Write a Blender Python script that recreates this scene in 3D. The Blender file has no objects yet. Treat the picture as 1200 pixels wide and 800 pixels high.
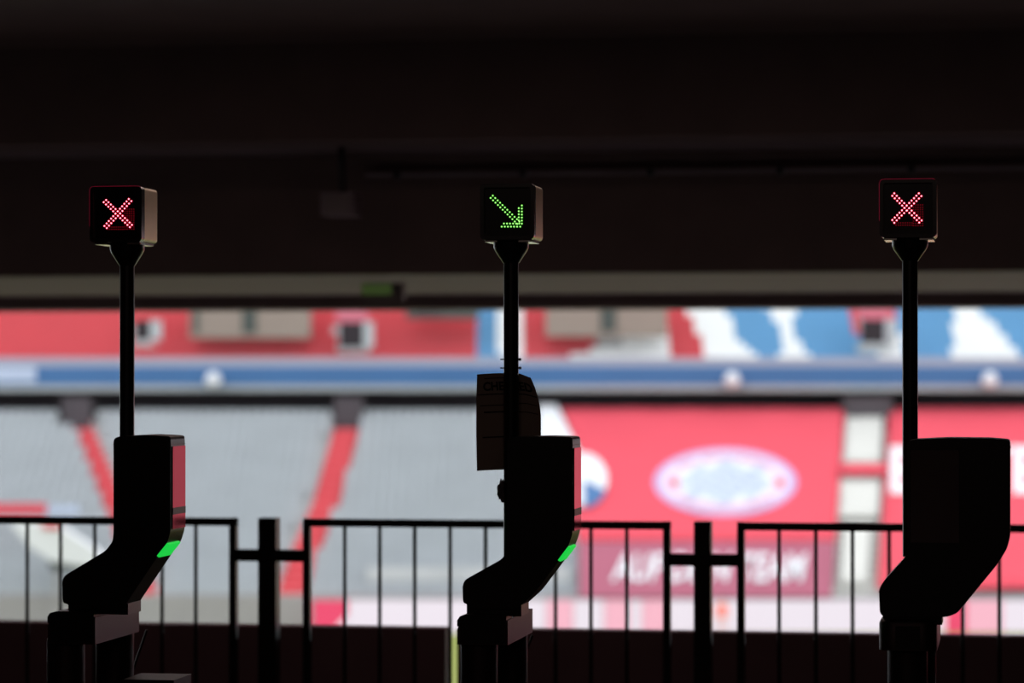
import bpy, bmesh, math, random
from mathutils import Vector, Matrix
random.seed(7)
C = bpy.context.scene.collection
scene = bpy.context.scene

# ---------------------------------------------------------------- camera, sky, exposure
H = 1.70                      # eye height above the concourse floor
F = 3500.0                    # 105 mm lens on a 36 mm sensor (1200 px wide)
PSI = math.atan(0.17)         # camera turned left of the gate row's normal
PIT = math.atan(37.0 / F)
cam_d = bpy.data.cameras.new('camera'); cam = bpy.data.objects.new('camera', cam_d); C.objects.link(cam)
cam_d.lens = 105; cam_d.sensor_width = 36; cam_d.clip_end = 600
cam.location = (0, 0, H); cam.rotation_euler = (math.pi/2 + PIT, 0, PSI)
cam_d.dof.use_dof = True; cam_d.dof.focus_distance = 9.2; cam_d.dof.aperture_fstop = 2.2
scene.camera = cam
w = bpy.data.worlds.new('overcast_sky'); scene.world = w; w.use_nodes = True
bg = w.node_tree.nodes['Background']; bg.inputs[0].default_value = (0.90, 0.95, 1.0, 1); bg.inputs[1].default_value = 1.0
scene.view_settings.view_transform = 'Standard'; scene.view_settings.look = 'None'
scene.view_settings.gamma = 1.0; scene.view_settings.use_curve_mapping = False
scene.view_settings.exposure = 1.15

for nm, loc, rot, en, sx, sy in (('concourse_fill_light', (-2.6, 12.9, 3.52), 0, 15, 5.0, .25), ('concourse_fill_light', (-1.0, 1.5, 3.42), 0, 9, 5.0, .25)):  # added fill lights, unseen, that lift the dark concourse and its beams
    ld = bpy.data.lights.new(nm, 'AREA'); ld.shape = 'RECTANGLE'; ld.size = sx; ld.size_y = sy; ld.energy = en; ld.color = (1, .74, .66)
    lo = bpy.data.objects.new(nm, ld); C.objects.link(lo); lo.location = loc

FW = Vector((-math.sin(PSI)*math.cos(PIT), math.cos(PSI)*math.cos(PIT), math.sin(PIT)))
RT = Vector((math.cos(PSI), math.sin(PSI), 0))
UP = RT.cross(FW)
FH = Vector((-math.sin(PSI), math.cos(PSI), 0))
E = Vector((0, 0, H))
def ray(px, py): return FW + RT*((px-600)/F) + UP*((400-py)/F)
def at(px, py, Y):            # point of the plane y = Y
    d = ray(px, py); return E + d*(Y/d.y)
def far(px, py, t):           # point at horizontal distance t across the arena
    d = ray(px, py); return E + d*(t/d.dot(FH))
def ST(s, t, z): return Vector((0, 0, z)) + RT*s + FH*t
def pix(P):
    v = P - E; k = v.dot(FW); return 600+F*v.dot(RT)/k, 400-F*v.dot(UP)/k

# ---------------------------------------------------------------- materials
def mat(name, col, rough=0.5, metal=0.0, noise=0.0, scale=8.0, bump=0.0, spec=0.5, emit=None, es=0.0, stretch=None):
    m = bpy.data.materials.new(name); m.use_nodes = True; nt = m.node_tree
    b = nt.nodes['Principled BSDF']; b.inputs['Base Color'].default_value = (*col, 1)
    b.inputs['Roughness'].default_value = rough; b.inputs['Metallic'].default_value = metal
    b.inputs['Specular IOR Level'].default_value = spec
    if emit: b.inputs['Emission Color'].default_value = (*emit, 1); b.inputs['Emission Strength'].default_value = es
    if noise or bump:
        tc = nt.nodes.new('ShaderNodeTexCoord'); mp = nt.nodes.new('ShaderNodeMapping')
        if stretch: mp.inputs['Scale'].default_value = stretch
        n = nt.nodes.new('ShaderNodeTexNoise'); n.inputs['Scale'].default_value = scale; n.inputs['Detail'].default_value = 4
        nt.links.new(tc.outputs['Object'], mp.inputs[0]); nt.links.new(mp.outputs[0], n.inputs['Vector'])
        if noise:
            mx = nt.nodes.new('ShaderNodeMix'); mx.data_type = 'RGBA'
            mx.inputs['A'].default_value = (*[c*(1-noise) for c in col], 1)
            mx.inputs['B'].default_value = (*[min(1, c*(1+noise)) for c in col], 1)
            nt.links.new(n.outputs['Fac'], mx.inputs['Factor']); nt.links.new(mx.outputs['Result'], b.inputs['Base Color'])
        if bump:
            bp = nt.nodes.new('ShaderNodeBump'); bp.inputs['Strength'].default_value = bump; bp.inputs['Distance'].default_value = 0.01
            nt.links.new(n.outputs['Fac'], bp.inputs['Height']); nt.links.new(bp.outputs[0], b.inputs['Normal'])
    return m
M = dict(
  concrete=mat('dark_concrete', (0.085,0.048,0.042), .85, noise=.25, scale=3, bump=.3),
  floor=mat('concourse_floor', (.05,.042,.042), .6, noise=.25, scale=4, bump=.2),
  soffit=mat('painted_soffit', (0.175,0.12,0.13), .7, noise=.12, scale=2),
  lintel=mat('lintel_concrete', (0.16,0.115,0.11), .8, noise=.15, scale=2),
  panel=mat('parapet_panel', (0.14,0.07,0.085), .7, noise=.2, scale=5),
  rail=mat('black_painted_steel', (0.006,0.0045,0.005), .45, noise=.2, scale=20),
  body=mat('black_powder_coat', (.012,.010,.011), .38, noise=.15, scale=30, bump=.02),
  column=mat('brushed_dark_steel', (.055,.035,.038), .45, metal=.6, noise=.12, scale=14, stretch=(12,12,1)),
  pole=mat('black_satin_pole', (.02,.015,.017), .3, noise=.1, scale=30),
  glass=mat('reader_screen_glass', (.02,.02,.022), .06, spec=1.0, noise=.05, scale=5),
  housing=mat('light_grey_housing', (0.85,0.69,0.5), .42, metal=.65, noise=.08, scale=20),
  trim=mat('chrome_trim', (.75,.72,.68), .22, metal=1.0, noise=.05, scale=20),
  face=mat('black_display_face', (.006,.006,.007), .28, noise=.1, scale=40),
  red_led=mat('red_led', (.6,.02,.05), .4, emit=(1,.22,.28), es=2.0),
  red_halo=mat('red_halo', (.5,.01,.03), .35, emit=(1,.0,.045), es=.22),
  green_halo=mat('green_halo', (.02,.3,.02), .35, emit=(.05,1,.03), es=.05),
  red_dim=mat('red_led_off_glow', (.25,.01,.03), .4, emit=(1,.01,.05), es=.06),
  green_led=mat('green_led', (.2,.6,.05), .4, emit=(.38,1,.20), es=.75),
  scan=mat('green_scan_light', (.05,.6,.12), .3, emit=(.02,1,.10), es=.27),
  paper=mat('paper_sheet', (.55,.42,.36), .8, noise=.06, scale=12),
  ink=mat('black_ink', (.02,.015,.015), .8, noise=.1, scale=20),
  tape=mat('crumpled_foil', (.35,.30,.33), .3, metal=.6, noise=.4, scale=90, bump=.6),
  stand=mat('stand_concrete', (.42,.43,.43), .9, noise=.12, scale=.6),
  wallpale=mat('pale_stand_wall', (0.27,0.255,0.255), .9, noise=.15, scale=.4),
  gap=mat('dark_gallery', (0.055,0.045,0.052), .9, noise=.3, scale=.5),
  grey_seat=mat('grey_plastic', (0.34,0.36,0.38), .5, noise=.12, scale=.5),
  red_seat=mat('red_plastic', (0.53,0.042,0.055), .5, noise=.08, scale=.5),
  white_seat=mat('white_plastic', (0.74,0.74,0.73), .5, noise=.04, scale=.5),
  blue_seat=mat('blue_plastic', (0.095,0.27,0.47), .5, noise=.08, scale=.5),
  red_step=mat('red_step_paint', (0.55,0.06,0.075), .7, noise=.1, scale=.8),
  white_step=mat('pale_step_paint', (0.62,0.61,0.57), .7, noise=.06, scale=.8),
  banner=mat('red_banner_cloth', (0.56,0.062,0.088), .85, spec=.2, noise=.05, scale=.3),
  banner2=mat('crimson_banner_cloth', (0.3,0.085,0.125), .85, spec=.2, noise=.07, scale=.3),
  white_cloth=mat('white_cloth', (0.58,0.58,0.6), .8, noise=.03, scale=.5),
  ledge=mat('grey_lilac_ledge', (.30,.30,.36), .8, noise=.05, scale=.5),
  blue_cloth=mat('blue_cloth', (0.034,0.11,0.26), .7, noise=.08, scale=.4),
  lilac=mat('lilac_print', (0.38,0.27,0.48), .8, noise=.03, scale=.5),
  mouth=mat('stair_mouth_shade', (.02,.014,.018), .9, noise=.3, scale=.5),
  rim_glow=mat('painted_cover_glow', (.2,.01,.02), .3, emit=(1,.02,.12), es=.07),
  header_pink=mat('faded_pink_paint', (.50,.13,.18), .8, noise=.06, scale=.5),
  frame=mat('glossy_black_frame', (.035,.030,.032), .22, spec=.8, noise=.1, scale=30),
  pale_cloth=mat('cream_cloth', (0.48,0.465,0.43), .8, noise=.08, scale=.4),
  pink=mat('pale_pink_print', (0.56,0.44,0.56), .8, noise=.04, scale=.5),
  pale_blue=mat('pale_blue_print', (0.38,0.43,0.55), .8, noise=.04, scale=.5),
  box=mat('beige_platform_panel', (0.24,0.19,0.16), .8, noise=.1, scale=.4),
  grass=mat('pitch_grass', (0.155,0.175,0.014), .9, noise=.12, scale=.2),
  led_white=mat('board_white_screen', (0.25,0.25,0.25), .4, emit=(.97,.81,.98), es=.27, noise=.02, scale=.4),
  led_pink=mat('board_pink_screen', (0.25,0.15,0.18), .4, emit=(1,.45,.58), es=.30, noise=.02, scale=.4),
  led_red=mat('board_red_screen', (0.2,0.02,0.05), .4, emit=(.95,.05,.15), es=.30, noise=.02, scale=.4),
  exit=mat('exit_sign_face', (.2,.4,.1), .5, emit=(.32,.50,.14), es=.03),
  darkobj=mat('dark_platform_and_shadow', (.05,.06,.055), .8, noise=.2, scale=.6),
  vest=mat('orange_red_clothing', (.90,.16,.10), .8, noise=.08, scale=3),
  skin=mat('skin', (.65,.40,.30), .6, noise=.05, scale=8),
  trousers=mat('pale_pink_trousers', (.75,.45,.45), .8, noise=.05, scale=4),
  hair=mat('brown_hair', (.10,.05,.03), .7, noise=.2, scale=20),
)

# ---------------------------------------------------------------- helpers
ORI = {}
def put(name, me, m, parent=None, kind=None, mod=None):
    o = bpy.data.objects.new(name, me); C.objects.link(o)
    if isinstance(m, (list, tuple)):
        for k in m: me.materials.append(M[k])
    else: me.materials.append(M[m])
    if parent is not None:
        org = ORI[parent.name]; me.transform(Matrix.Translation(-org)); o.parent = parent; ORI[o.name] = org
    else: ORI[o.name] = Vector((0,0,0))
    if kind: o['kind'] = kind
    return o
def obj(name, bm, m, parent=None, bevel=0, seg=2, smooth=True, kind=None):
    if bevel: 
        es = [e for e in bm.edges if e.is_manifold and e.calc_face_angle(0) > .5]
        bmesh.ops.bevel(bm, geom=es, offset=bevel, segments=seg, affect='EDGES', clamp_overlap=True)
    bmesh.ops.recalc_face_normals(bm, faces=bm.faces)
    me = bpy.data.meshes.new(name); bm.to_mesh(me); bm.free()
    if smooth:
        me.polygons.foreach_set('use_smooth', [True]*len(me.polygons))
        me.set_sharp_from_angle(angle=math.radians(35))
    return put(name, me, m, parent, kind)
def thing(name, label, cat, loc=(0,0,0), group=None):
    o = bpy.data.objects.new(name, None); C.objects.link(o); o.location = loc; o.empty_display_size = .1
    ORI[o.name] = Vector(loc); o['label'] = label; o['category'] = cat
    if group: o['group'] = group
    return o
def tag(o, label, cat, group=None, kind=None):
    o['label'] = label; o['category'] = cat
    if group: o['group'] = group
    if kind: o['kind'] = kind
    return o
def lab(o, s): o['label'] = s; return o
def box(bm, x0, x1, y0, y1, z0, z1):
    v = [bm.verts.new(p) for p in ((x0,y0,z0),(x1,y0,z0),(x1,y1,z0),(x0,y1,z0),(x0,y0,z1),(x1,y0,z1),(x1,y1,z1),(x0,y1,z1))]
    for f in ((0,3,2,1),(4,5,6,7),(0,1,5,4),(1,2,6,5),(2,3,7,6),(3,0,4,7)): bm.faces.new([v[i] for i in f])
    return v
def hexa(bm, P):              # 8 points: 4 bottom, 4 top
    v = [bm.verts.new(p) for p in P]
    for f in ((0,3,2,1),(4,5,6,7),(0,1,5,4),(1,2,6,5),(2,3,7,6),(3,0,4,7)): bm.faces.new([v[i] for i in f])
def B(*a):
    bm = bmesh.new(); box(bm, *a); return bm
def stbox(bm, s0, s1, t0, t1, z0, z1):
    hexa(bm, [ST(s0,t0,z0),ST(s1,t0,z0),ST(s1,t1,z0),ST(s0,t1,z0),ST(s0,t0,z1),ST(s1,t0,z1),ST(s1,t1,z1),ST(s0,t1,z1)])
def prism(pts, y0, y1):       # outline in x,z extruded along y
    bm = bmesh.new(); a = [bm.verts.new((x,y0,z)) for x,z in pts]; b = [bm.verts.new((x,y1,z)) for x,z in pts]
    bm.faces.new(a); bm.faces.new(b[::-1]); n = len(pts)
    for i in range(n): bm.faces.new((a[i], b[i], b[(i+1)%n], a[(i+1)%n]))
    return bm
def pxz(pts, Y): return [(at(x,y,Y).x, at(x,y,Y).z) for x,y in pts]
def lathe(prof, cx, cy, n=32):  # (radius, z) list
    bm = bmesh.new(); rings = []
    for r,z in prof: rings.append([bm.verts.new((cx+r*math.cos(2*math.pi*i/n), cy+r*math.sin(2*math.pi*i/n), z)) for i in range(n)])
    for a,b in zip(rings, rings[1:]):
        for i in range(n): bm.faces.new((a[i], a[(i+1)%n], b[(i+1)%n], b[i]))
    bm.faces.new(rings[0][::-1]); bm.faces.new(rings[-1]); return bm
def tube(bm, P, r, n=12):
    P = [Vector(p) for p in P]; rings = []
    for i,p in enumerate(P):
        d = (P[min(i+1,len(P)-1)]-P[max(i-1,0)]).normalized()
        a = d.cross(Vector((0,0,1)) if abs(d.z)<.9 else Vector((1,0,0))).normalized(); b = d.cross(a)
        rings.append([bm.verts.new(p + (a*math.cos(2*math.pi*k/n)+b*math.sin(2*math.pi*k/n))*r) for k in range(n)])
    for a,b in zip(rings, rings[1:]):
        for k in range(n): bm.faces.new((a[k], a[(k+1)%n], b[(k+1)%n], b[k]))
    bm.faces.new(rings[0][::-1]); bm.faces.new(rings[-1])
def smooth_poly(pts, it=2):   # round the corners of an outline
    for _ in range(it):
        q = []
        for i,p in enumerate(pts):
            a = pts[(i+1)%len(pts)]; L = math.hypot(a[0]-p[0], a[1]-p[1]); k = min(.25, 2.2/max(L,.01))
            q += [(p[0]+(a[0]-p[0])*k, p[1]+(a[1]-p[1])*k), (a[0]+(p[0]-a[0])*k, a[1]+(p[1]-a[1])*k)]
        pts = q
    return pts
def text_mesh(body, shear=0.0, offset=0.0):
    cu = bpy.data.curves.new('lettering', 'FONT'); cu.body = body; cu.shear = shear; cu.offset = offset; cu.resolution_u = 3
    o = bpy.data.objects.new('lettering', cu); C.objects.link(o)
    dg = bpy.context.evaluated_depsgraph_get(); me = bpy.data.meshes.new_from_object(o.evaluated_get(dg))
    bpy.data.objects.remove(o); me.materials.clear()
    xs = [v.co.x for v in me.vertices]; ys = [v.co.y for v in me.vertices]
    x0,x1,y0,y1 = min(xs),max(xs),min(ys),max(ys)
    for v in me.vertices: v.co = ((v.co.x-x0)/(x1-x0), (v.co.y-y0)/(y1-y0), 0)
    return me
def fit_text(body, fn, **k):   # fn(u,v) -> world point
    me = text_mesh(body, **k)
    for v in me.vertices: v.co = fn(v.co.x, v.co.y)
    return me

# ================================================================ concourse shell
XL, XR = -16.0, 6.0
YP = 13.15                                     # parapet face
zc = lambda y, Y: at(600, y, Y).z
o = obj('floor', B(XL, XR, -5, YP+.3, -.3, 0), 'floor', kind='structure')
obj('wall_left', B(XL-.3, XL, -5, 24.6, -6, 5), 'concrete', kind='structure')
obj('wall_right', B(XR, XR+.3, -5, 24.6, -6, 5), 'concrete', kind='structure')
obj('wall_back', B(XL-.3, XR+.3, -5.3, -5, -.3, 5), 'concrete', kind='structure')
Y3, Y2, Y1 = 23.6, 18.3, 15.2
z0 = zc(361, Y3); z1 = zc(345, Y3); z2 = zc(184, Y2); z3 = zc(10, Y1)
obj('trim_1', B(XL, XR, Y3, Y3+.9, z0, 5), 'lintel', kind='structure', bevel=.01)            # lintel over the opening
obj('trim_2', B(XL, XR, Y2, Y3, z1, z1+.5), 'soffit', kind='structure')                       # light soffit behind the beam
obj('trim_3', B(XL, XR, Y2-.35, Y2, z1-.02, z2+.6), 'concrete', kind='structure', bevel=.01)  # deep beam
YS = 3500*(z2-H)/ (437-160) 
obj('trim_4', B(XL, XR, YS, Y2-.35, z2, z2+.6), 'soffit', kind='structure')
obj('trim_5', B(XL, XR, YS-.4, YS, z2-.02, z3+.8), 'concrete', kind='structure', bevel=.01)
obj('ceiling', B(XL, XR, -5, YS-.4, z3, z3+.4), 'concrete', kind='structure')
# parapet below the railing: two solid runs with a slit between them
def partop(px): return at(px, 737.5, YP).z
zp = at(600, 737.5, YP).z
xg0, xg1 = at(527.5, 760, YP+.12).x, at(535.8, 760, YP).x
obj('trim_6', B(XL, xg0, YP, YP+.12, 0, zp), 'panel', kind='structure', bevel=.008)
obj('trim_7', B(xg1, XR, YP, YP+.12, 0, zp), 'panel', kind='structure', bevel=.008)
# terrace falling away outside the parapet
bm = bmesh.new()
for k in range(44):
    y0_ = YP+.3+k*.85; zt = -.6-k*.25
    box(bm, XL-8, XR+8, y0_, y0_+.85, zt-.6, zt)
obj('terrace_steps', bm, 'concrete', kind='structure', smooth=False)

# conduit, loudspeaker and exit sign under the ceiling
Yc = Y2-.42
bm = bmesh.new(); a = at(428, 205.5, Yc); b = at(1260, 199, Yc); tube(bm, [(a.x,Yc,a.z+.0),(b.x,Yc,a.z+.0)], .014, 10)
con = tag(obj('conduit', bm, 'soffit'), 'thin grey conduit running level across the dark beam', 'pipe')
for k in range(6):
    x = a.x+.2+k*.78; cl = obj('clip', B(x-.02, x+.02, Yc-.02, Y2-.35, a.z-.022, a.z+.022), 'rail', con)
a = at(376, 225, 17.2); b = at(414, 252, 17.2)
sp = thing('ceiling_loudspeaker', 'small dim grey loudspeaker box hanging from the dark ceiling', 'speaker', ((a.x+b.x)/2, 17.3, b.z))
obj('housing', B(a.x, b.x, 17.2, 17.45, b.z, a.z), 'soffit', sp, bevel=.012)
obj('grille', B(a.x+.02, b.x-.02, 17.185, 17.2, b.z+.02, a.z-.02), 'lintel', sp)
obj('bracket', B((a.x+b.x)/2-.015, (a.x+b.x)/2+.015, 17.3, 17.36, a.z, zc(170,17.3)), 'rail', sp)
a = at(424, 328, 20.6); b = at(472, 352, 20.6)
ex = thing('exit_sign', 'dim green lit emergency sign hanging below the concourse soffit', 'sign', ((a.x+b.x)/2, 20.65, b.z))
obj('housing', B(a.x, b.x, 20.6, 20.7, b.z, a.z), 'lintel', ex, bevel=.006)
obj('sign_face', B(a.x+.005, b.x-.08, 20.585, 20.6, b.z+.04, a.z-.01), 'exit', ex)
obj('hanger', B((a.x+b.x)/2-.012, (a.x+b.x)/2+.012, 20.63, 20.66, a.z, z1), 'rail', ex)

# ================================================================ railing
YR = 12.85
def rail_panel(px0, px1, bars, label, up0=None, up1=None):
    p0, p1 = at(px0, 612, YR), at(px1, 612, YR)
    zt = at(600, 609.5, YR).z
    r = thing('railing', label, 'railing', ((p0.x+p1.x)/2, YR, 0), 'black railing panels in front of the stands')
    hw = .016
    obj('top_rail', B(p0.x, p1.x, YR-.02, YR+.02, zt-.034, zt), 'rail', r, bevel=.004)
    obj('bottom_rail', B(p0.x, p1.x, YR-.02, YR+.02, .08, .115), 'rail', r, bevel=.004)
    for x in (p0.x+hw, p1.x-hw):
        obj('end_post', B(x-hw, x+hw, YR-.021, YR+.021, 0, zt+.001), 'rail', r, bevel=.004)
    first = None
    for px in bars:
        x = at(px, 660, YR).x
        if first is None:
            first = obj('baluster', lathe([(.0088,.11),(.0088,zt-.03)], x, YR, 12), 'rail', r); x0_ = x
        else:
            c = first.copy(); C.objects.link(c); c.location = (x-x0_, 0, 0); ORI[c.name] = ORI[r.name]
rail_panel(-130, 278, [-89,-49,-8,32,71,111,150.5,190,229.5], 'black railing panel left of the left railing post')
rail_panel(356, 786, [404,445,486,527.5,569,610,651,692.5,734.5], 'black railing panel between the two railing posts')
rail_panel(864, 1330, [913,956,999,1042,1085,1128,1171,1214,1258,1300], 'black railing panel right of the right railing post')
def rail_post(px0, px1, ax0, ax1, label, ytop, ya, yb):
    a, b = at(px0, ytop, YR), at(px1, ytop, YR); l, q = at(ax0, ya, YR), at(ax1, yb, YR)
    zt = at(600, 609, YR).z
    r = thing('railing_post', label, 'post', ((a.x+b.x)/2, YR, 0), 'railing posts with cross bars')
    obj('post_shaft', B(a.x, b.x, YR-.04, YR+.04, .012, zt), 'rail', r, bevel=.006)
    obj('base_plate', B(a.x-.05, b.x+.05, YR-.09, YR+.09, 0, .012), 'rail', r)
    zA, zB = at(600, 646.5, YR).z, at(600, 660.5, YR).z
    obj('cross_bar', B(l.x+.004, a.x-.0005, YR-.022, YR+.022, zB, zA), 'rail', r, bevel=.008)
    obj('cross_bar', B(b.x+.0005, q.x-.004, YR-.022, YR+.022, zB, zA), 'rail', r, bevel=.008)
rail_post(305, 326, 277, 357, 'thick black railing post with cross bars, beside left turnstile', 607, 644, 658)
rail_post(814, 834, 785, 865, 'thick black railing post with cross bars, below the oval crest', 612, 648, 663)

# ================================================================ turnstiles
YT = 9.07
def rounded_rect(x0, x1, z0_, z1_, r, n=5):
    pts = []
    for cx, cz, a0 in ((x1-r, z1_-r, 0), (x0+r, z1_-r, 90), (x0+r, z0_+r, 180), (x1-r, z0_+r, 270)):
        for k in range(n+1):
            t = math.radians(a0+90*k/n); pts.append((cx+r*math.cos(t), cz+r*math.sin(t)))
    return pts
def dots(cen, Y, r):
    bm = bmesh.new()
    for px, py in cen:
        p = at(px, py, Y); vs = []
        for yy, rr in ((Y, r), (Y-.0035, r*.9)):
            vs.append([bm.verts.new((p.x+rr*math.cos(k*math.pi/4), yy, p.z+rr*math.sin(k*math.pi/4))) for k in range(8)])
        for k in range(8): bm.faces.new((vs[0][k], vs[0][(k+1)%8], vs[1][(k+1)%8], vs[1][k]))
        bm.faces.new(vs[1])
    return bm
def line(a, b, n): return [(a[0]+(b[0]-a[0])*i/(n-1), a[1]+(b[1]-a[1])*i/(n-1)) for i in range(n)]
def signal(r, bx, glyph, lit, pole_px, dim=None):
    """bx: front face in pixels on the plane of the box front"""
    Yf = 9.11; Yb = Yf+.177; Ym = (Yf+Yb)/2
    a, b = at(bx[0], bx[1], Yf), at(bx[2], bx[3], Yf)
    s = obj('signal_box', prism(rounded_rect(a.x, b.x, b.z, a.z, .012), Yf+.03, Yb), 'housing', r, bevel=.003)
    # dark front frame: a ring with a hood
    bm = bmesh.new(); o_ = rounded_rect(a.x-.001, b.x+.001, b.z-.001, a.z+.001, .013); i_ = rounded_rect(a.x+.010, b.x-.010, b.z+.010, a.z-.010, .008)
    n = len(o_); L = []
    for pts, yy in ((o_, Yf+.035), (o_, Yf), (i_, Yf), (i_, Yf+.022)): L.append([bm.verts.new((x, yy, z)) for x, z in pts])
    for u, v in zip(L, L[1:]):
        for k in range(n): bm.faces.new((u[k], u[(k+1)%n], v[(k+1)%n], v[k]))
    lab(obj('front_frame', bm, 'frame', s), 'black frame')
    obj('display_face', prism(i_, Yf+.016, Yf+.026), 'face', s)
    obj('led_dots', dots(glyph, Yf+.0155, .0025), lit, s, kind='stuff')
    obj('led_halos', dots(glyph, Yf+.0162, .0040), 'red_halo' if lit == 'red_led' else 'green_halo', s, kind='stuff')  # glow bleeding round each LED, put in as wider emissive discs
    if dim: obj('unlit_dots_glow', dots(dim, Yf+.0157, .0019), 'red_dim', s, kind='stuff')  # unlit LEDs; the red light they reflect is put in as emission
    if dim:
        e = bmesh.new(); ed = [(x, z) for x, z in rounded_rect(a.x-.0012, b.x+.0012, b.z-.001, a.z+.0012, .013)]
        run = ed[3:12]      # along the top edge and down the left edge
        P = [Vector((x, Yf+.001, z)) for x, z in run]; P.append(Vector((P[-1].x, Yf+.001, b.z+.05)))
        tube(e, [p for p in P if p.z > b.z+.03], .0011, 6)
        lab(obj('cover_edge_glow', e, 'rim_glow', s), 'red LED glow painted on the cover edge')  # LED light caught by the cover edge, put in as emission
    # chrome lip under the box
    bm = bmesh.new(); box(bm, a.x+.012, a.x+.05, Yf+.012, Yb-.01, b.z-.008, b.z); box(bm, b.x-.05, b.x-.008, Yf+.012, Yb-.01, b.z-.008, b.z)
    obj('lip', bm, 'trim', s, bevel=.002)
    # tapering neck and pole
    pc = at(pole_px, 400, Ym); zt = b.z; pr = .0235
    zn = at(pole_px, bx[3]+28, Ym).z
    obj('pole_collar', lathe([(.055,zt), (.055,zt-.022), (.050,zt-.034), (pr+.006,zn+.006), (pr+.003,zn)], pc.x, Ym, 28), 'pole', r)
    return pc, Ym, zn, pr
def turnstile(label, bx, glyph, lit, pole_px, head, side_screen, scan, split, pole_end, neck, body, legs, dim=None, end_unit=False, arm=None, panel=None):
    c = at((body[0]+body[2])/2, 700, YT)
    r = thing('turnstile', label, 'turnstile', (c.x, YT, 0), 'ticket turnstiles in a row')
    pc, Ym, zn, pr = signal(r, bx, glyph, lit, pole_px, dim)
    ze = at(pole_px, pole_end, Ym).z
    obj('signal_pole', lathe([(pr,ze), (pr,zn+.002)], pc.x, Ym, 28), 'pole', r)
    # reader head
    h0, h1 = 8.99, 9.15
    pts = pxz(smooth_poly(head, 2), h0)
    hd = obj('reader_head', prism(pts, h0, h1), 'body', r, bevel=.004)
    # seams round the base and under the lid
    bm = bmesh.new()
    sm = split
    p = at(sm[0], sm[2], h0); q = at(sm[1], sm[2], h0); box(bm, p.x-.0015, q.x+.0015, h0-.001, h1+.001, p.z-.0012, p.z+.0012)
    obj('seam', bm, 'column', hd); bm = bmesh.new()
    p = at(sm[3], sm[5], h0); q = at(sm[4], sm[5], h0); box(bm, p.x-.0012, q.x+.0012, h0-.001, h1+.001, p.z-.001, p.z+.001)
    obj('seam', bm, 'column', hd)
    if side_screen:
        x, ya, yb = side_screen; p = at(x, ya, h0); q = at(x, yb, h0)
        lab(obj('screen', B(p.x-.004, p.x+.004, h0+.012, h1-.006, q.z, p.z), 'glass', hd, bevel=.002), 'glossy screen on the right side')
        obj('screen_band', B(p.x-.003, p.x+.0048, h0+.012, h1-.006, q.z+.045, q.z+.066), 'rail', hd)
    if scan:
        (x0,y0_),(x1,y1_) = scan; p = at(x0,y0_,h0); q = at(x1,y1_,h0); d = Vector((q.x-p.x,0,q.z-p.z)).normalized(); nn = Vector((d.z,0,-d.x))*.0042
        bm = bmesh.new()
        P = [p-nn, q-nn, q+nn, p+nn]
        hexa(bm, [Vector((v.x, h0-.001, v.z)) for v in P] + [Vector((v.x, h1-.03, v.z)) for v in P])
        lab(obj('scan_light', bm, 'scan', hd, bevel=.002), 'glowing green strip')
    if panel:
        p = at(panel[0], panel[1], h0); q = at(panel[2], panel[3], h0)
        lab(obj('front_panel', B(p.x, q.x, h0-.004, h0+.004, q.z, p.z), 'soffit', hd, bevel=.002), 'slightly paler panel')
    # neck and body casting
    a, b = at(neck[0], neck[1], 9.0), at(neck[2], neck[3]+4, 9.0)
    obj('neck', B(a.x, b.x, 9.0, 9.14, b.z, a.z), 'body', r, bevel=.006)
    y0_, y1_ = 8.95, (9.42 if not end_unit else 9.40)
    a, b = at(body[0], body[1], y0_), at(body[2], body[3], y0_)
    rad = .03 if not end_unit else .012
    hous = [(a.x, b.z), (b.x, b.z), (b.x, a.z), (a.x+rad, a.z), (a.x+.006, a.z-.012), (a.x, a.z-rad)]
    if end_unit:
        bm = bmesh.new(); ring = rounded_rect(a.x, b.x, y0_, y1_, .045, 8); lv = [(0, b.z), (0, a.z-.012), (.004, a.z-.004), (.012, a.z)]; L = []
        cx_, cy_ = (a.x+b.x)/2, (y0_+y1_)/2
        for ins, z in lv: L.append([bm.verts.new((cx_+(x-cx_)*(1-ins/.09), cy_+(y-cy_)*(1-ins/.2), z)) for x, y in ring])
        for u, v in zip(L, L[1:]):
            for k in range(len(ring)): bm.faces.new((u[k], u[(k+1)%len(ring)], v[(k+1)%len(ring)], v[k]))
        bm.faces.new(L[0]); bm.faces.new(L[-1])
        obj('body_casting', bm, 'column', r)
    else: obj('body_casting', prism(hous, y0_, y1_), 'column', r, bevel=.008, seg=3)
    if not end_unit:
        cz = at(600, body[1]-6.5, y0_).z - at(600, body[1], y0_).z
        cap = [(a.x, a.z-.02), (b.x-.004, a.z-.02), (b.x-.004, a.z+cz), (a.x+.03, a.z+cz), (a.x+.008, a.z+cz-.006), (a.x, a.z+cz-.018)]
        lab(obj('top_cap', prism(cap, y0_-.004, y0_+.1), 'body', r, bevel=.004), 'rounded black cap')
    bm = B(a.x+(.05 if end_unit else .012), b.x-(.05 if end_unit else .01), y0_-.003, y0_+.02, b.z+.006, a.z-.018)
    lab(obj('front_cover', bm, 'body', r, bevel=.005), 'black cover on the steel body')
    for (l0, l1, yy) in legs:
        p, q = at(l0, 760, yy), at(l1, 760, yy); rr = (q.x-p.x)/2
        obj('leg', lathe([(rr+.02,0), (rr+.02,.012), (rr,.014), (rr, b.z+.01)], (p.x+q.x)/2, yy, 32), 'column', r)
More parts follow.
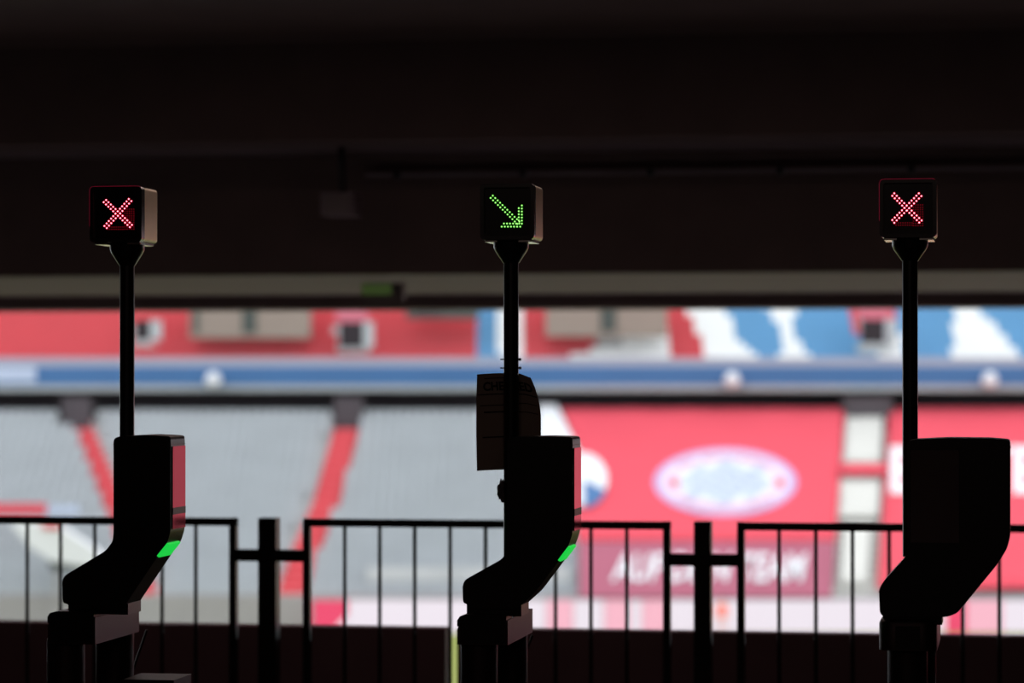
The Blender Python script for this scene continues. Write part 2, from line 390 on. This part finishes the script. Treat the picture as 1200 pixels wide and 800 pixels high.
    if arm:
        s0, s1, t0, t1 = arm
        p = at(s0[0], s0[1], 9.40); q = at(s1[0], s1[1], 9.40)
        bm = bmesh.new(); tube(bm, [p, q], .004, 8); obj('strut', bm, 'column', r)
        p = at(t0[0], t0[1], 9.2); q = at(t1[0], t1[1], 9.2)
        obj('barrier_arm_mount', B(p.x, q.x, 9.1, 9.3, q.z, p.z), 'column', r, bevel=.008)
    return r
def xg(L0, L1, K0, K1, A0, A1, B0, B1):
    return line(L0,L1,12)+line(K0,K1,12)+line(A0,A1,12)+line(B0,B1,12)
q = 6.67
Z = lambda x, y: (90+x/q, 200+y/q)
gl = xg(Z(231,229),Z(433,423), Z(212,246),Z(416,441), Z(408,221),Z(218,432), Z(428,238),Z(236,448))
W = lambda x, y: (960+x/4, 180+y/4)
gr = xg(W(352,186),W(480,313), W(343,198),W(469,323), W(467,186),W(343,311), W(479,199),W(352,324))
V = lambda x, y: (530+x/q, 200+y/q)
ga = [V(318+18.9*i,195+18.4*i) for i in range(12)] + [V(301+18.9*i,213+18.4*i) for i in range(12)]
ga += [V(545,272+23.6*i) for i in range(7)] + [V(521,293+23.8*i) for i in range(5)]
ga += [V(405+23.8*i,413) for i in range(6)] + [V(388+24*i,437) for i in range(7)]
diml = [(146.5+2.6*i, 245+2.6*j) for i in range(5) for j in range(10)] + [(126+2.6*i, 266+2.6*j) for i in range(8) for j in range(2)]
dimr = [(1070.5+2.7*i, 240+2.7*j) for i in range(5) for j in range(10)] + [(1050+2.7*i, 261+2.7*j) for i in range(8) for j in range(2)]

turnstile('left turnstile with red X signal, reader head leaning right',
  (105.5,219,165.5,283), gl, 'red_led', 149,
  [(133,514),(140,511),(170,509.5),(200,511),(200,622),(196,636),(186,650),(151,702),(144,713),(84,713),(80,708),(73.5,706),(73,680),(76,674),(124,645),(132,634),(133,625)],
  (200,523,620), ((185,652),(197,637)), (133,200,520.5,73.5,150,683), 560, (80,706,150,716), (56,722,111.5,755),
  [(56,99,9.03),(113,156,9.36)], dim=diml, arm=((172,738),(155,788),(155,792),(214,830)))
turnstile('middle turnstile with green arrow signal and a notice on its pole',
  (563,216,625.5,280), ga, 'green_led', 599,
  [(594,515),(600,512),(640,511),(671,512),(671,625),(666,640),(657,654),(626,695),(606,713),(551,713),(548,708),(542.5,706),(542,686),(545,679),(588,655),(593,648),(594,640)],
  (671,525,622), ((655,657),(667,641)), (594,671,521,542,618,688), 652, (547,706,611,718), (536,726,595,756),
  [(540,583,9.03),(580,618,9.36)], arm=((624,744),(610,780),(608,806),(640,840)))
turnstile('right turnstile with red X signal and broad dark reader head',
  (1031,210.5,1097,277.5), gr, 'red_led', 1066.5,
  [(1063,517),(1070,515),(1110,513),(1160,513.5),(1184,515.5),(1184,628),(1180,643),(1168,662),(1122,718),(1112,722),(1104,723),(1036,723),(1031,718),(1030,690),(1036,680),(1059,655),(1063,648)],
  None, None, (1063,1184,524,1030,1104,693), 652, (1035,716,1104,728), (1029.5,726,1098,763),
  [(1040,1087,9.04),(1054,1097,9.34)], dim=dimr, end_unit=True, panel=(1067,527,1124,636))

# notice wrapped round the middle pole
YN = 9.232
outl_t = [(559,439),(575,438),(590,437.5),(610,437.3),(620,439),(624,444),(629,458),(632,470),(633,487),(634,512)]
cols = 20
def notice_pt(u, v):           # u 0..1 across, v 0..1 down
    xl = 559 - 1.0*math.sin(v*math.pi); xr = 622 + 12*(1-(1-min(v*2.2,1))**2)
    px = xl+(xr-xl)*u; py = 438.5-1.5*math.sin(u*math.pi) + v*(551.5-438.5)
    if u > .8: py += (1-v)*(u-.8)*20
    return at(px, py, YN + .012*math.cos((u-.6)*3.5) - .012)
bm = bmesh.new(); rows = 20; G = [[bm.verts.new(notice_pt(i/cols, j/rows)) for i in range(cols+1)] for j in range(rows+1)]
for j in range(rows):
    for i in range(cols): bm.faces.new((G[j][i], G[j][i+1], G[j+1][i+1], G[j+1][i]))
nt_ = thing('paper_notice', 'dark paper notice tied to the pole of the middle turnstile', 'notice', notice_pt(.5,1))
sh = obj('sheet', bm, 'paper', nt_); md = sh.modifiers.new('thick', 'SOLIDIFY'); md.thickness = .0012
def onn(u, v, lift=-.0016):
    p = notice_pt(u, v); return Vector((p.x, p.y+lift, p.z))
me = fit_text('CHECKED', lambda u, v: onn(.11+u*.83, .18-.095*v), offset=.035)
put('lettering', me, 'ink', sh)
bm = bmesh.new()
def strip(u0, u1, v, th):
    n = 10
    for k in range(n):
        a, b = u0+(u1-u0)*k/n, u0+(u1-u0)*(k+1)/n
        bm.faces.new([bm.verts.new(onn(*p_)) for p_ in ((a,v-th),(b,v-th),(b,v+th),(a,v+th))])
strip(.13,.55,.05,.004); strip(.02,.98,.215,.006); strip(.06,.46,.33,.005); strip(.12,.44,.40,.008); strip(.10,.46,.66,.007)
strip(.60,.96,.31,.004); strip(.60,.96,.40,.004)
obj('printed_rules', bm, 'ink', sh, smooth=False, kind='stuff')
# crumpled tie below the notice
bm = bmesh.new(); bmesh.ops.create_icosphere(bm, subdivisions=3, radius=1)
cp = at(588.5, 575, 9.2)
for v in bm.verts:
    n_ = 1+.38*math.sin(v.co.x*9+v.co.z*13)*math.cos(v.co.z*11+v.co.y*7)
    v.co = Vector((v.co.x*.013*n_, v.co.y*.014*n_, v.co.z*.031*n_)) + Vector((cp.x, 9.2, cp.z))
tag(obj('crumpled_tie', bm, 'tape', smooth=False), 'crumpled scrap of foil stuck to the pole below the notice', 'scrap')
bm = bmesh.new(); pc = at(599, 421, 9.198)
for zz, w_ in ((421, .027), (431, .0275)):
    z_ = at(599, zz, 9.198).z
    for k in range(24):
        a0, a1 = 2*math.pi*k/24, 2*math.pi*(k+1)/24; P = []
        for zo in (-.002, .002):
            for rr, an in ((.0243,a0),(.0243,a1),(w_-.001,a1),(w_-.001,a0)): P.append((pc.x+rr*math.cos(an), 9.198+rr*math.sin(an), z_+zo))
        hexa(bm, P)
    box(bm, pc.x+w_-.002, pc.x+w_+.005, 9.19, 9.2, z_-.004, z_+.004); box(bm, pc.x-w_-.006, pc.x-w_+.002, 9.19, 9.195, z_-.002, z_+.002)
bmesh.ops.remove_doubles(bm, verts=bm.verts, dist=1e-5)
tag(obj('cable_tie', bm, 'rail', smooth=False), 'two thin black cable ties round the pole above the notice', 'tie')

# ================================================================ far side of the arena
PZ = -10.3                                            # pitch level
bm = bmesh.new(); stbox(bm, -60, 110, 52, 140, PZ-.3, PZ); obj('pitch', bm, 'grass', kind='structure')
T0, Z0, TR, RI, NR = 140.6, -9.0, .78, .362, 24        # lower tier
SL, SR = -48.0, 92.0
def rowz(k): return Z0 + RI*k
def slope_z(t): return Z0 + (t-T0)/TR*RI
def on_slope(px, py, lift=.62):                       # point on the plane lying on the seat tops of the lower tier
    d = ray(px, py); m = RI/TR
    # E + k d : z = slope_z(t)+lift
    k = (Z0 - T0*m + lift - E.z)/(d.z - m*d.dot(FH)); return E + d*k
bm = bmesh.new()
for k in range(NR): stbox(bm, SL, SR, T0+k*TR, T0+NR*TR+1, rowz(k)-RI, rowz(k))
obj('lower_tier', bm, 'stand', kind='structure', smooth=False)
bm = bmesh.new(); stbox(bm, SL, SR, T0-.5, T0, PZ, Z0+.3)
obj('tier_front_wall', bm, 'wallpale', kind='structure', smooth=False)
TU, ZU, RU, NU, TQ = 158.6, 1.23, .34, 20, .56                   # upper tier
bm = bmesh.new()
for k in range(NU): stbox(bm, SL, SR, TU+k*TQ, TU+NU*TQ+1, ZU+RU*(k-1), ZU+RU*k)
stbox(bm, SL, SR, TU-.3, TU+NU*TQ+1, .75, ZU)
obj('upper_tier', bm, 'stand', kind='structure', smooth=False)
bm = bmesh.new(); stbox(bm, SL, SR, T0+NR*TR+5, T0+NR*TR+5.5, PZ, .9); stbox(bm, SL, SR, T0+NR*TR, T0+NR*TR+5.5, -1.2, rowz(NR-1))
obj('gallery_wall', bm, 'gap', kind='structure', smooth=False)

# aisle centre lines: pixel x at row height, converted to metres along the tier
def lane(pts):
    def f(k):
        t = T0+k*TR; z = rowz(k); y = pix(ST(0,t,z))[1]
        for (xa,ya),(xb,yb) in zip(pts, pts[1:]):
            if (ya-y)*(yb-y) <= 0 or (ya,yb)==(pts[-2][1],pts[-1][1]) and y > yb or (xa,ya)==pts[0] and y < ya:
                px = xa+(xb-xa)*(y-ya)/(yb-ya); break
        return (px-600)*t/F
    return f
lane1 = lane([(88,480),(134,590),(172,700)]); lane2 = lane([(412,480),(382,590),(360,640),(338,705)])
lane3 = lane([(1016,480),(1008,560),(1001,700)])
HW = {0:.52, 1:.66, 2:1.05}
lanes = [lane1, lane2, lane3]
for li, (ln, m_, lb) in enumerate(((lane1,'red_step','left'),(lane2,'red_step','mid'),(lane3,'white_step','right'))):
    root = bpy.data.objects.new('aisle_stairs', None); C.objects.link(root); root['kind'] = 'structure'; ORI[root.name] = Vector((0,0,0))
    bm = bmesh.new(); stbox(bm, -HW[li], HW[li], -.02, TR, -.35, .16)
    me = bpy.data.meshes.new('step'); bm.to_mesh(me); bm.free(); me.materials.append(M[m_])
    for k in range(NR):
        s_ = bpy.data.objects.new('step', me); C.objects.link(s_); s_.parent = root
        s_.location = ST(ln(k), T0+k*TR, rowz(k)+.005)
    # stairwell mouth at its head: solid block, its inner shade painted dark
    bm = bmesh.new(); c0 = ln(NR-1); wd = (.75,.75,1.25)[li]
    t_ = T0+(NR-2.2)*TR
    stbox(bm, c0-wd, c0+wd, t_, t_+2.6, rowz(NR-2)-.3, .42)
    g_ = obj('stairwell_mouth', bm, 'gap', kind='structure', smooth=False)

# seats -------------------------------------------------
SEAT_V = []; SEAT_F = []
def seat_boxes(w_=.44):
    def bx(s0,s1,t0,t1,z0_,z1_): return [(s0,t0,z0_),(s1,t0,z0_),(s1,t1,z0_),(s0,t1,z0_),(s0,t0,z1_),(s1,t0,z1_),(s1,t1,z1_),(s0,t1,z1_)]
    h = w_/2
    return [bx(-h,h,.42,.47,.28,.78), bx(-h,h,.30,.40,.30,.66), bx(-.06,.06,.34,.5,0,.3)]
FACES = ((0,3,2,1),(4,5,6,7),(0,1,5,4),(1,2,6,5),(2,3,7,6),(3,0,4,7))
SB = seat_boxes()
SBU = [[(a, d-.04, h-.26 if h > .3 else 0) for a, d, h in b] for b in seat_boxes(.35)[:2]]
class Seats:
    def __init__(s, sb=None): s.v = []; s.f = []; s.sb = sb or SB
    def add(s, sx, t, z):
        for b in s.sb:
            n = len(s.v)
            for (a, d, h) in b: s.v.append(tuple(ST(sx+a, t+d, z+h)))
            for f in FACES[1:]: s.f.append(tuple(n+i for i in f))
    def build(s, name, m, label, cat='seats'):
        me = bpy.data.meshes.new(name); me.from_pydata(s.v, [], s.f); me.update()
        return tag(put(name, me, m), label, cat, kind='stuff')
def inpoly(x, y, P):
    c = False; n = len(P)
    for i in range(n):
        (x1,y1),(x2,y2) = P[i], P[(i+1)%n]
        if (y1>y)!=(y2>y) and x < (x2-x1)*(y-y1)/(y2-y1)+x1: c = not c
    return c
low = {'l':Seats(), 'm':Seats(), 'r':Seats()}
BAN_L = [(652,464),(664,500),(674,540),(676,610),(676,700)]
def ban_left(y):
    for (xa,ya),(xb,yb) in zip(BAN_L, BAN_L[1:]):
        if ya <= y <= yb: return xa+(xb-xa)*(y-ya)/(yb-ya)
    return 655
for k in range(NR):
    t = T0+k*TR; z = rowz(k); n = int((SR-SL)/.5)
    for i in range(n):
        s_ = SL+.25+i*.5
        if any(abs(s_-ln(k)) < HW[j]+.22 for j, ln in enumerate(lanes)): continue
        px, py = pix(ST(s_, t+.4, z+.5))
        if px > -40 and px < 1240:
            if k >= NR-3 and any(abs(s_-ln(NR-1)) < w_+.1 for ln, w_ in zip(lanes, (.75,.75,1.25))): continue
        if py < 655 and px > ban_left(py)+12: continue     # hidden under the banner cloth: seats there are covered
        if px > 720 or k == NR-1: continue
        (low['l'] if s_ < lane1(k) else low['m'] if s_ < lane2(k) else low['r']).add(s_, t, z)
low['l'].build('stadium_seats', 'grey_seat', 'blurred grey seats left of the narrow red aisle')
low['m'].build('stadium_seats', 'grey_seat', 'blurred grey seats between the two red aisles')
low['r'].build('stadium_seats', 'grey_seat', 'blurred grey seats between the wide red aisle and the red banner')

WHITE = [[(578,350),(613,350),(613,430),(588,430)], [(655,432),(672,412),(692,405),(712,396),(740,385),(782,380),(786,400),(790,432)],
  [(803,350),(850,350),(862,395),(893,420),(893,432),(838,432),(822,400)],
  [(893,350),(934,350),(926,384),(942,402),(964,432),(910,432),(918,385)],
  [(1028,390),(1060,390),(1060,432),(1026,432)], [(1116,350),(1140,350),(1172,385),(1206,428),(1206,432),(1116,432)]]
RED2 = [[(994,350),(1048,350),(1046,384),(1004,390)]]
up = {'red':Seats(SBU), 'white':Seats(SBU), 'blue':Seats(SBU)}
VOM = [(158,176,375,398),(398,426,377,407),(1011,1040,374,402),(706,722,368,398)]
for k in range(NU):
    t = TU+k*TQ-.02; z = ZU+RU*k
    for i in range(int((SR-SL)/.36)):
        s_ = SL+.18+i*.36
        if abs(s_) > 32: continue
        px, py = pix(ST(s_, t+.4, z+.55))
        if any(a-6 < px < b+6 and c_-4 < py < d_+6 for a,b,c_,d_ in VOM): continue
        cl = 'red' if px < 556+(428-py)*.05 or 600 < px < 845 else 'blue'
        if 556 < px < 600: cl = 'blue'
        if any(inpoly(px, py, P) for P in WHITE): cl = 'white'
        if any(inpoly(px, py, P) for P in RED2): cl = 'red'
        up[cl].add(s_, t, z)
up['red'].build('upper_tier_seats', 'red_seat', 'blurred red seats of the upper tier above the blue balustrade')
up['white'].build('upper_tier_seats', 'white_seat', 'blurred white seats forming patches in the upper tier pattern')
up['blue'].build('upper_tier_seats', 'blue_seat', 'blurred blue seats at the right of the upper tier')

# blue balustrade with pale round lights
def fslab(name, x0, y0_, x1, y1_, t, th, m_, parent=None, bevel=0, **k):
    a, b = far(x0, y0_, t), far(x1, y1_, t)
    sa, sb = a.dot(RT), b.dot(RT); bm = bmesh.new(); stbox(bm, sa, sb, t, t+th, b.z, a.z)
    return obj(name, bm, m_, parent, bevel=bevel, smooth=False, **k)
bal = thing('balustrade', 'blue balustrade band along the front of the upper tier', 'balustrade', far(600, 456, TU-.4))
fslab('blue_band', -150, 429, 1350, 451, TU-.5, .15, 'blue_cloth', bal)
fslab('lower_edge', -150, 451, 1350, 457, TU-.45, .12, 'grey_seat', bal)
fslab('top_ledge', -150, 419, 1350, 429, TU-.35, .1, 'ledge', bal)
lab(fslab('pale_panel', -150, 430, 42, 447, TU-.56, .05, 'pale_blue', bal), 'pale blue length at the left end')
for px in (250, 858, 1160):
    p = far(px, 445, TU-1.05); bm = bmesh.new(); bmesh.ops.create_uvsphere(bm, u_segments=20, v_segments=12, radius=.42, matrix=Matrix.Translation(p))
    q_ = obj('floodlight_globe', bm, 'white_cloth')
    tag(q_, {250:'pale round lamp on the blue balustrade above the left seats', 858:'pale round lamp on the blue balustrade above the oval crest', 1160:'pale round lamp on the blue balustrade right of the right pole'}[px], 'lamp', 'round lamps on the balustrade')

# platforms and stair mouths in the upper tier
def platform(x0, x1, y1_, label, gaps, m_='box', y0_=340, gm='darkobj'):
    c = far((x0+x1)/2, y1_, 159.4); r = thing('spectator_box', label, 'box', c)
    fslab('wall_panel', x0, y0_, x1, y1_, 159.4, 2.0, m_, r)
    for g0, g1 in gaps: fslab('window', g0, y0_+6, g1, y1_-6, 159.3, .1, gm, r)
platform(222, 362, 396, 'beige box with dark window in the upper tier, left of centre', [(226,232),(284,300)])
platform(640, 782, 394, 'beige box with dark window in the upper tier, right of middle pole', [(704,722)])
platform(476, 560, 373, 'dark green grey platform at the top edge of the opening', [(486,516)], 'darkobj', gm='gap')
for (a,b,c_,d_), lb, hm in zip(VOM[:3], ('at the far left, beside the left pole','between the beige box and the dark platform','left of the right pole'), ('red_seat','header_pink','header_pink')):
    r = thing('stair_mouth', 'dark stair mouth in the upper tier ' + lb, 'opening', far((a+b)/2, d_, 159.0))
    fslab('opening', a, c_, b, d_, 158.95, 1.0, 'mouth', r)  # solid slab; the shade inside the stairway is painted as its colour
    fslab('header', a-4, c_-14, b+4, c_, 158.9, 1.0, hm, r)
    fslab('side_wall', b, c_, b+11, d_, 153.5, 1.0, 'grey_seat', r)

# banners over the lower tier
def sheet(name, xl, xr, y0_, y1_, m_, parent=None, nx=36, ny=16, lift=.62, wav=.05):
    bm = bmesh.new(); G = []
    for j in range(ny+1):
        y = y0_+(y1_-y0_)*j/ny; row = []
        a = xl(y) if callable(xl) else xl; b = xr(y) if callable(xr) else xr
        for i in range(nx+1):
            u = i/nx; row.append(bm.verts.new(on_slope(a+(b-a)*u, y, lift + wav*math.sin(u*31+j*.7)*math.sin(j*.9+u*5))))
        G.append(row)
    for j in range(ny):
        for i in range(nx): bm.faces.new((G[j][i], G[j][i+1], G[j+1][i+1], G[j+1][i]))
    o_ = obj(name, bm, m_, parent); md = o_.modifiers.new('thick', 'SOLIDIFY'); md.thickness = .03; return o_
def ln3(y, w_): 
    return 1016 + (1001-1016)*(y-480)/220 + w_
bn = thing('crest_banner', 'large red banner with oval crest draped over the lower seats', 'banner', on_slope(840, 650))
cl = sheet('cloth', ban_left, lambda y: ln3(y,-26), 478, 634, 'banner', bn)
b2 = thing('slogan_banner', 'crimson banner with slanted white lettering below the oval crest', 'banner', on_slope(840, 695))
cl2 = sheet('cloth', lambda y: 678, lambda y: ln3(y,-26), 635, 700, 'banner2', b2)
b3 = thing('letter_banner', 'red banner with big white letters behind the right turnstile', 'banner', on_slope(1150, 650))
cl3 = sheet('cloth', lambda y: ln3(y,26), 2700, 478, 690, 'banner', b3, nx=90)
me = fit_text('AUF DEIN TEAM', lambda u, v: on_slope(716+u*230, 681-v*33, .72), shear=.28, offset=.02)
put('lettering', me, 'white_cloth', cl2)
me = fit_text('BAYERN', lambda u, v: on_slope(1043+u*285, 578-v*56, .72), offset=.03)
put('lettering', me, 'white_cloth', cl3)
def disc(name, cx, cy, rx, ry, m_, parent, lift, th=.0, a0=0, a1=360, hole=0):
    bm = bmesh.new(); n = 56; c0 = bm.verts.new(on_slope(cx, cy, lift)) if not hole else None; ring = []; inn = []
    for k in range(n+1):
        t = math.radians(a0+(a1-a0)*k/n); ring.append(bm.verts.new(on_slope(cx+rx*math.cos(t), cy-ry*math.sin(t), lift)))
        if hole: inn.append(bm.verts.new(on_slope(cx+rx*hole*math.cos(t), cy-ry*hole*math.sin(t), lift)))
    for k in range(n):
        if hole: bm.faces.new((ring[k], ring[k+1], inn[k+1], inn[k]))
        else: bm.faces.new((c0, ring[k], ring[k+1]))
    return obj(name, bm, m_, parent, smooth=False)
cr = disc('crest_disc', 850, 564.5, 84, 39.5, 'lilac', cl, .70)
disc('crest_ring', 850, 564.5, 77, 35.5, 'pink', cl, .72)
disc('crest_field', 850, 564.5, 56, 25, 'white_cloth', cl, .74)
bm = bmesh.new()                                     # pale blue lozenges of the field
for i in range(-6,7):
    for j in range(-4,5):
        cx, cy = 850+i*11+j*3, 564.5+j*7
        if (i+j)%2 == 0 and ((cx-850)/50)**2+((cy-564.5)/22)**2 < 1:
            bm.faces.new([bm.verts.new(on_slope(x, y, .76)) for x, y in ((cx-11,cy),(cx+2,cy-7),(cx+11,cy),(cx-2,cy+7))])
obj('lozenges', bm, 'pale_blue', cl, smooth=False)
for cx in (790, 914): disc('red_dot', cx, 565, 5.5, 5.5, 'red_seat', cl, .78)
def arc_text(body, a0, a1, rr, hh, flip):
    def f(u, v):
        t = math.radians(a0+(a1-a0)*u); r_ = rr + (hh*(v-.5))*(-1 if flip else 1)
        return on_slope(850+66*r_*math.cos(t), 564.5-30*r_*math.sin(t), .775)
    return fit_text(body, f, offset=.0)
put('lettering', arc_text('FC BAYERN', 142, 38, 1.0, .15, False), 'red_seat', cl)
put('lettering', arc_text('MÜNCHEN', 218, 322, 1.0, .15, True), 'red_seat', cl)
# white disc with a blue foot at the banner's left edge, white wedge above
wd = tag(disc('white_disc', 682, 561, 30, 31, 'white_cloth', None, .80), 'white rounded cloth with blue foot at the red banner left edge', 'cloth')
disc('blue_foot', 684, 562, 28, 32, 'blue_cloth', wd, .83, a0=272, a1=338)
tag(sheet('white_wedge_cloth', 630, lambda y: 650+(y-470)*.5, 474, 530, 'white_cloth', nx=6, ny=6, lift=.86), 'white wedge of cloth beside the grey seats right of the notice', 'cloth')
for ya, yb, q_, lb_ in ((486,542,-26,'upper pale cloth on the stairs between the two red banners'), (558,606,-28,'middle pale cloth on the stairs between the two red banners'), (614,684,-20,'lower pale cloth on the stairs between the two red banners')):
    tag(sheet('stair_cloth', lambda y: ln3(y,q_+2), lambda y: ln3(y,-q_-6), ya, yb, 'pale_cloth', nx=6, ny=6, lift=.5), lb_, 'cloth')
tag(sheet('red_cross_strip', lambda y: ln3(y,-28), lambda y: ln3(y,28), 543, 556, 'banner', nx=4, ny=2, lift=.75), 'short red cloth strip crossing the pale aisle', 'cloth')

# perimeter board
TB = 138.0
lb = thing('advertising_board', 'long bright white and pink advertising board along the pitch', 'board', far(780, 741, TB))
zt = far(600, 703, TB).z
segs = [(366,408,'led_red'),(408,640,'led_white'),(640,672,'led_pink'),(672,708,'led_white'),(708,738,'led_pink'),(738,752,'led_white'),(752,782,'led_pink'),(782,1108,'led_white'),(1108,1132,'led_red'),(1132,1175,'led_pink'),(1175,1330,'led_white')]
for a, b, m_ in segs:
    sa, sb = (a-600)*TB/F, (b-600)*TB/F; bm = bmesh.new(); stbox(bm, sa+.02, sb-.02, TB, TB+.2, PZ+.02, zt)
    o_ = obj('screen_panel', bm, m_, lb, smooth=False)
    if m_ != 'led_white': lab(o_, {'led_red':'red lit panel','led_pink':'pink lit panel'}[m_])
tri = bmesh.new()
P = [far(x, y, TB-.06) for x, y in ((388,741),(408,718),(408,741))]; tri.faces.new([tri.verts.new(p) for p in P]); obj('white_triangle', tri, 'led_white', lb, smooth=False)
bm = bmesh.new(); a = far(430, 668, 141.5).dot(RT); b = far(1330, 668, 141.5).dot(RT)
za = far(600, 664, 141.5).z; zb = far(600, 682, 141.5).z; 
stbox(bm, a, far(668, 668, 141.5).dot(RT), 141.4, 141.5, zb, za)
tag(obj('pale_cloth_strip', bm, 'stand', smooth=False), 'pale strip along the lowest rows left of the banner', 'cloth')

# left corner: white canopy, its shadow painted as a dark slab, small coloured boards
TC = 139.0
cn = thing('corner_canopy', 'white slanting canopy behind the railing at far left', 'canopy', far(90, 700, TC))
def slab(name, P, t0, t1, m_, parent):
    a = [far(x, y, t0) for x, y in P]; s = [(v.dot(RT), v.z) for v in a]; bm = bmesh.new()
    u = [bm.verts.new(ST(q0, t0, q1)) for q0, q1 in s]; v = [bm.verts.new(ST(q0, t1, q1)) for q0, q1 in s]; n = len(s)
    bm.faces.new(u); bm.faces.new(v[::-1])
    for i in range(n): bm.faces.new((u[i], v[i], v[(i+1)%n], u[(i+1)%n]))
    return obj(name, bm, m_, parent, smooth=False)
slab('roof_sheet', [(12,614),(62,612),(112,645),(122,656),(100,664),(62,658),(34,640)], TC-.1, TC+1.3, 'white_cloth', cn)
slab('canopy_shadow', [(56,659),(112,665),(112,671),(60,668)], TC-.05, TC+1.2, 'darkobj', cn)
slab('support', [(64,668),(68,668),(68,742),(64,742)], TC, TC+.2, 'wallpale', cn)
slab('support', [(104,668),(108,668),(108,742),(104,742)], TC, TC+.2, 'wallpale', cn)
tag(fslab('red_board', -60, 590, 54, 603, 143.0, .3, 'banner'), 'red board above the top rail at far left', 'board')
tag(fslab('teal_board', 55, 592, 92, 603, 143.0, .3, 'pale_blue'), 'pale blue board beside the red board at far left', 'board')
tag(fslab('red_flag', 50, 612, 70, 619, 138.7, .1, 'banner'), 'small red cloth on the white canopy top', 'cloth')

# person in orange red by the board ---------------------
pb = far(846, 745, 136.0); pb.z = PZ
per = thing('person', 'person in orange red clothing standing before the white board', 'person', pb)
J = {'pelvis':(0,0,.92,.15),'waist':(0,0,1.08,.13),'chest':(0,0,1.32,.17),'neck':(0,0,1.50,.06),'head0':(0,-.01,1.60,.085),'head1':(0,-.01,1.72,.095)}
names = list(J); V_ = [J[n_][:3] for n_ in names]; R_ = [J[n_][3] for n_ in names]; Eg = [(0,1),(1,2),(2,3),(3,4),(4,5)]
for sx in (-1,1):
    b0 = len(V_); V_ += [(sx*.19,0,1.42),(sx*.26,.02,1.15),(sx*.27,-.05,.90),(sx*.27,-.06,.80)]; R_ += [.065,.05,.038,.035]; Eg += [(2,b0),(b0,b0+1),(b0+1,b0+2),(b0+2,b0+3)]
    b0 = len(V_); V_ += [(sx*.10,0,.86),(sx*.11,-.02,.48),(sx*.12,.02,.08),(sx*.13,-.13,.045)]; R_ += [.10,.07,.05,.042]; Eg += [(0,b0),(b0,b0+1),(b0+1,b0+2),(b0+2,b0+3)]
me = bpy.data.meshes.new('body'); me.from_pydata([Vector(v)+pb for v in V_], Eg, []); bo = put('body', me, ['vest','skin','trousers'], per)
bo.modifiers.new('skin', 'SKIN'); bo.modifiers.new('sub', 'SUBSURF').levels = 2; bo.modifiers['sub'].render_levels = 2
for d, r_ in zip(me.skin_vertices[0].data, R_): d.radius = (r_, r_*.85)
me.skin_vertices[0].data[0].use_root = True
dg = bpy.context.evaluated_depsgraph_get(); m2 = bpy.data.meshes.new_from_object(bo.evaluated_get(dg))
bo.modifiers.clear(); bo.data = m2
if len(m2.materials) < 3:
    m2.materials.clear(); [m2.materials.append(M[k]) for k in ('vest','skin','trousers')]
for p in m2.polygons:
    z = p.center.z; p.material_index = 1 if z > 1.50 or (abs(p.center.x) > .2 and z < .92) else 2 if z < .90 else 0; p.use_smooth = True
bm = bmesh.new(); bmesh.ops.create_uvsphere(bm, u_segments=16, v_segments=10, radius=.115, matrix=Matrix.Translation(pb+Vector((0,.015,1.73))))
for v in bm.verts:
    if v.co.z < pb.z+1.70: v.co.z = pb.z+1.70
obj('hair', bm, 'hair', per)
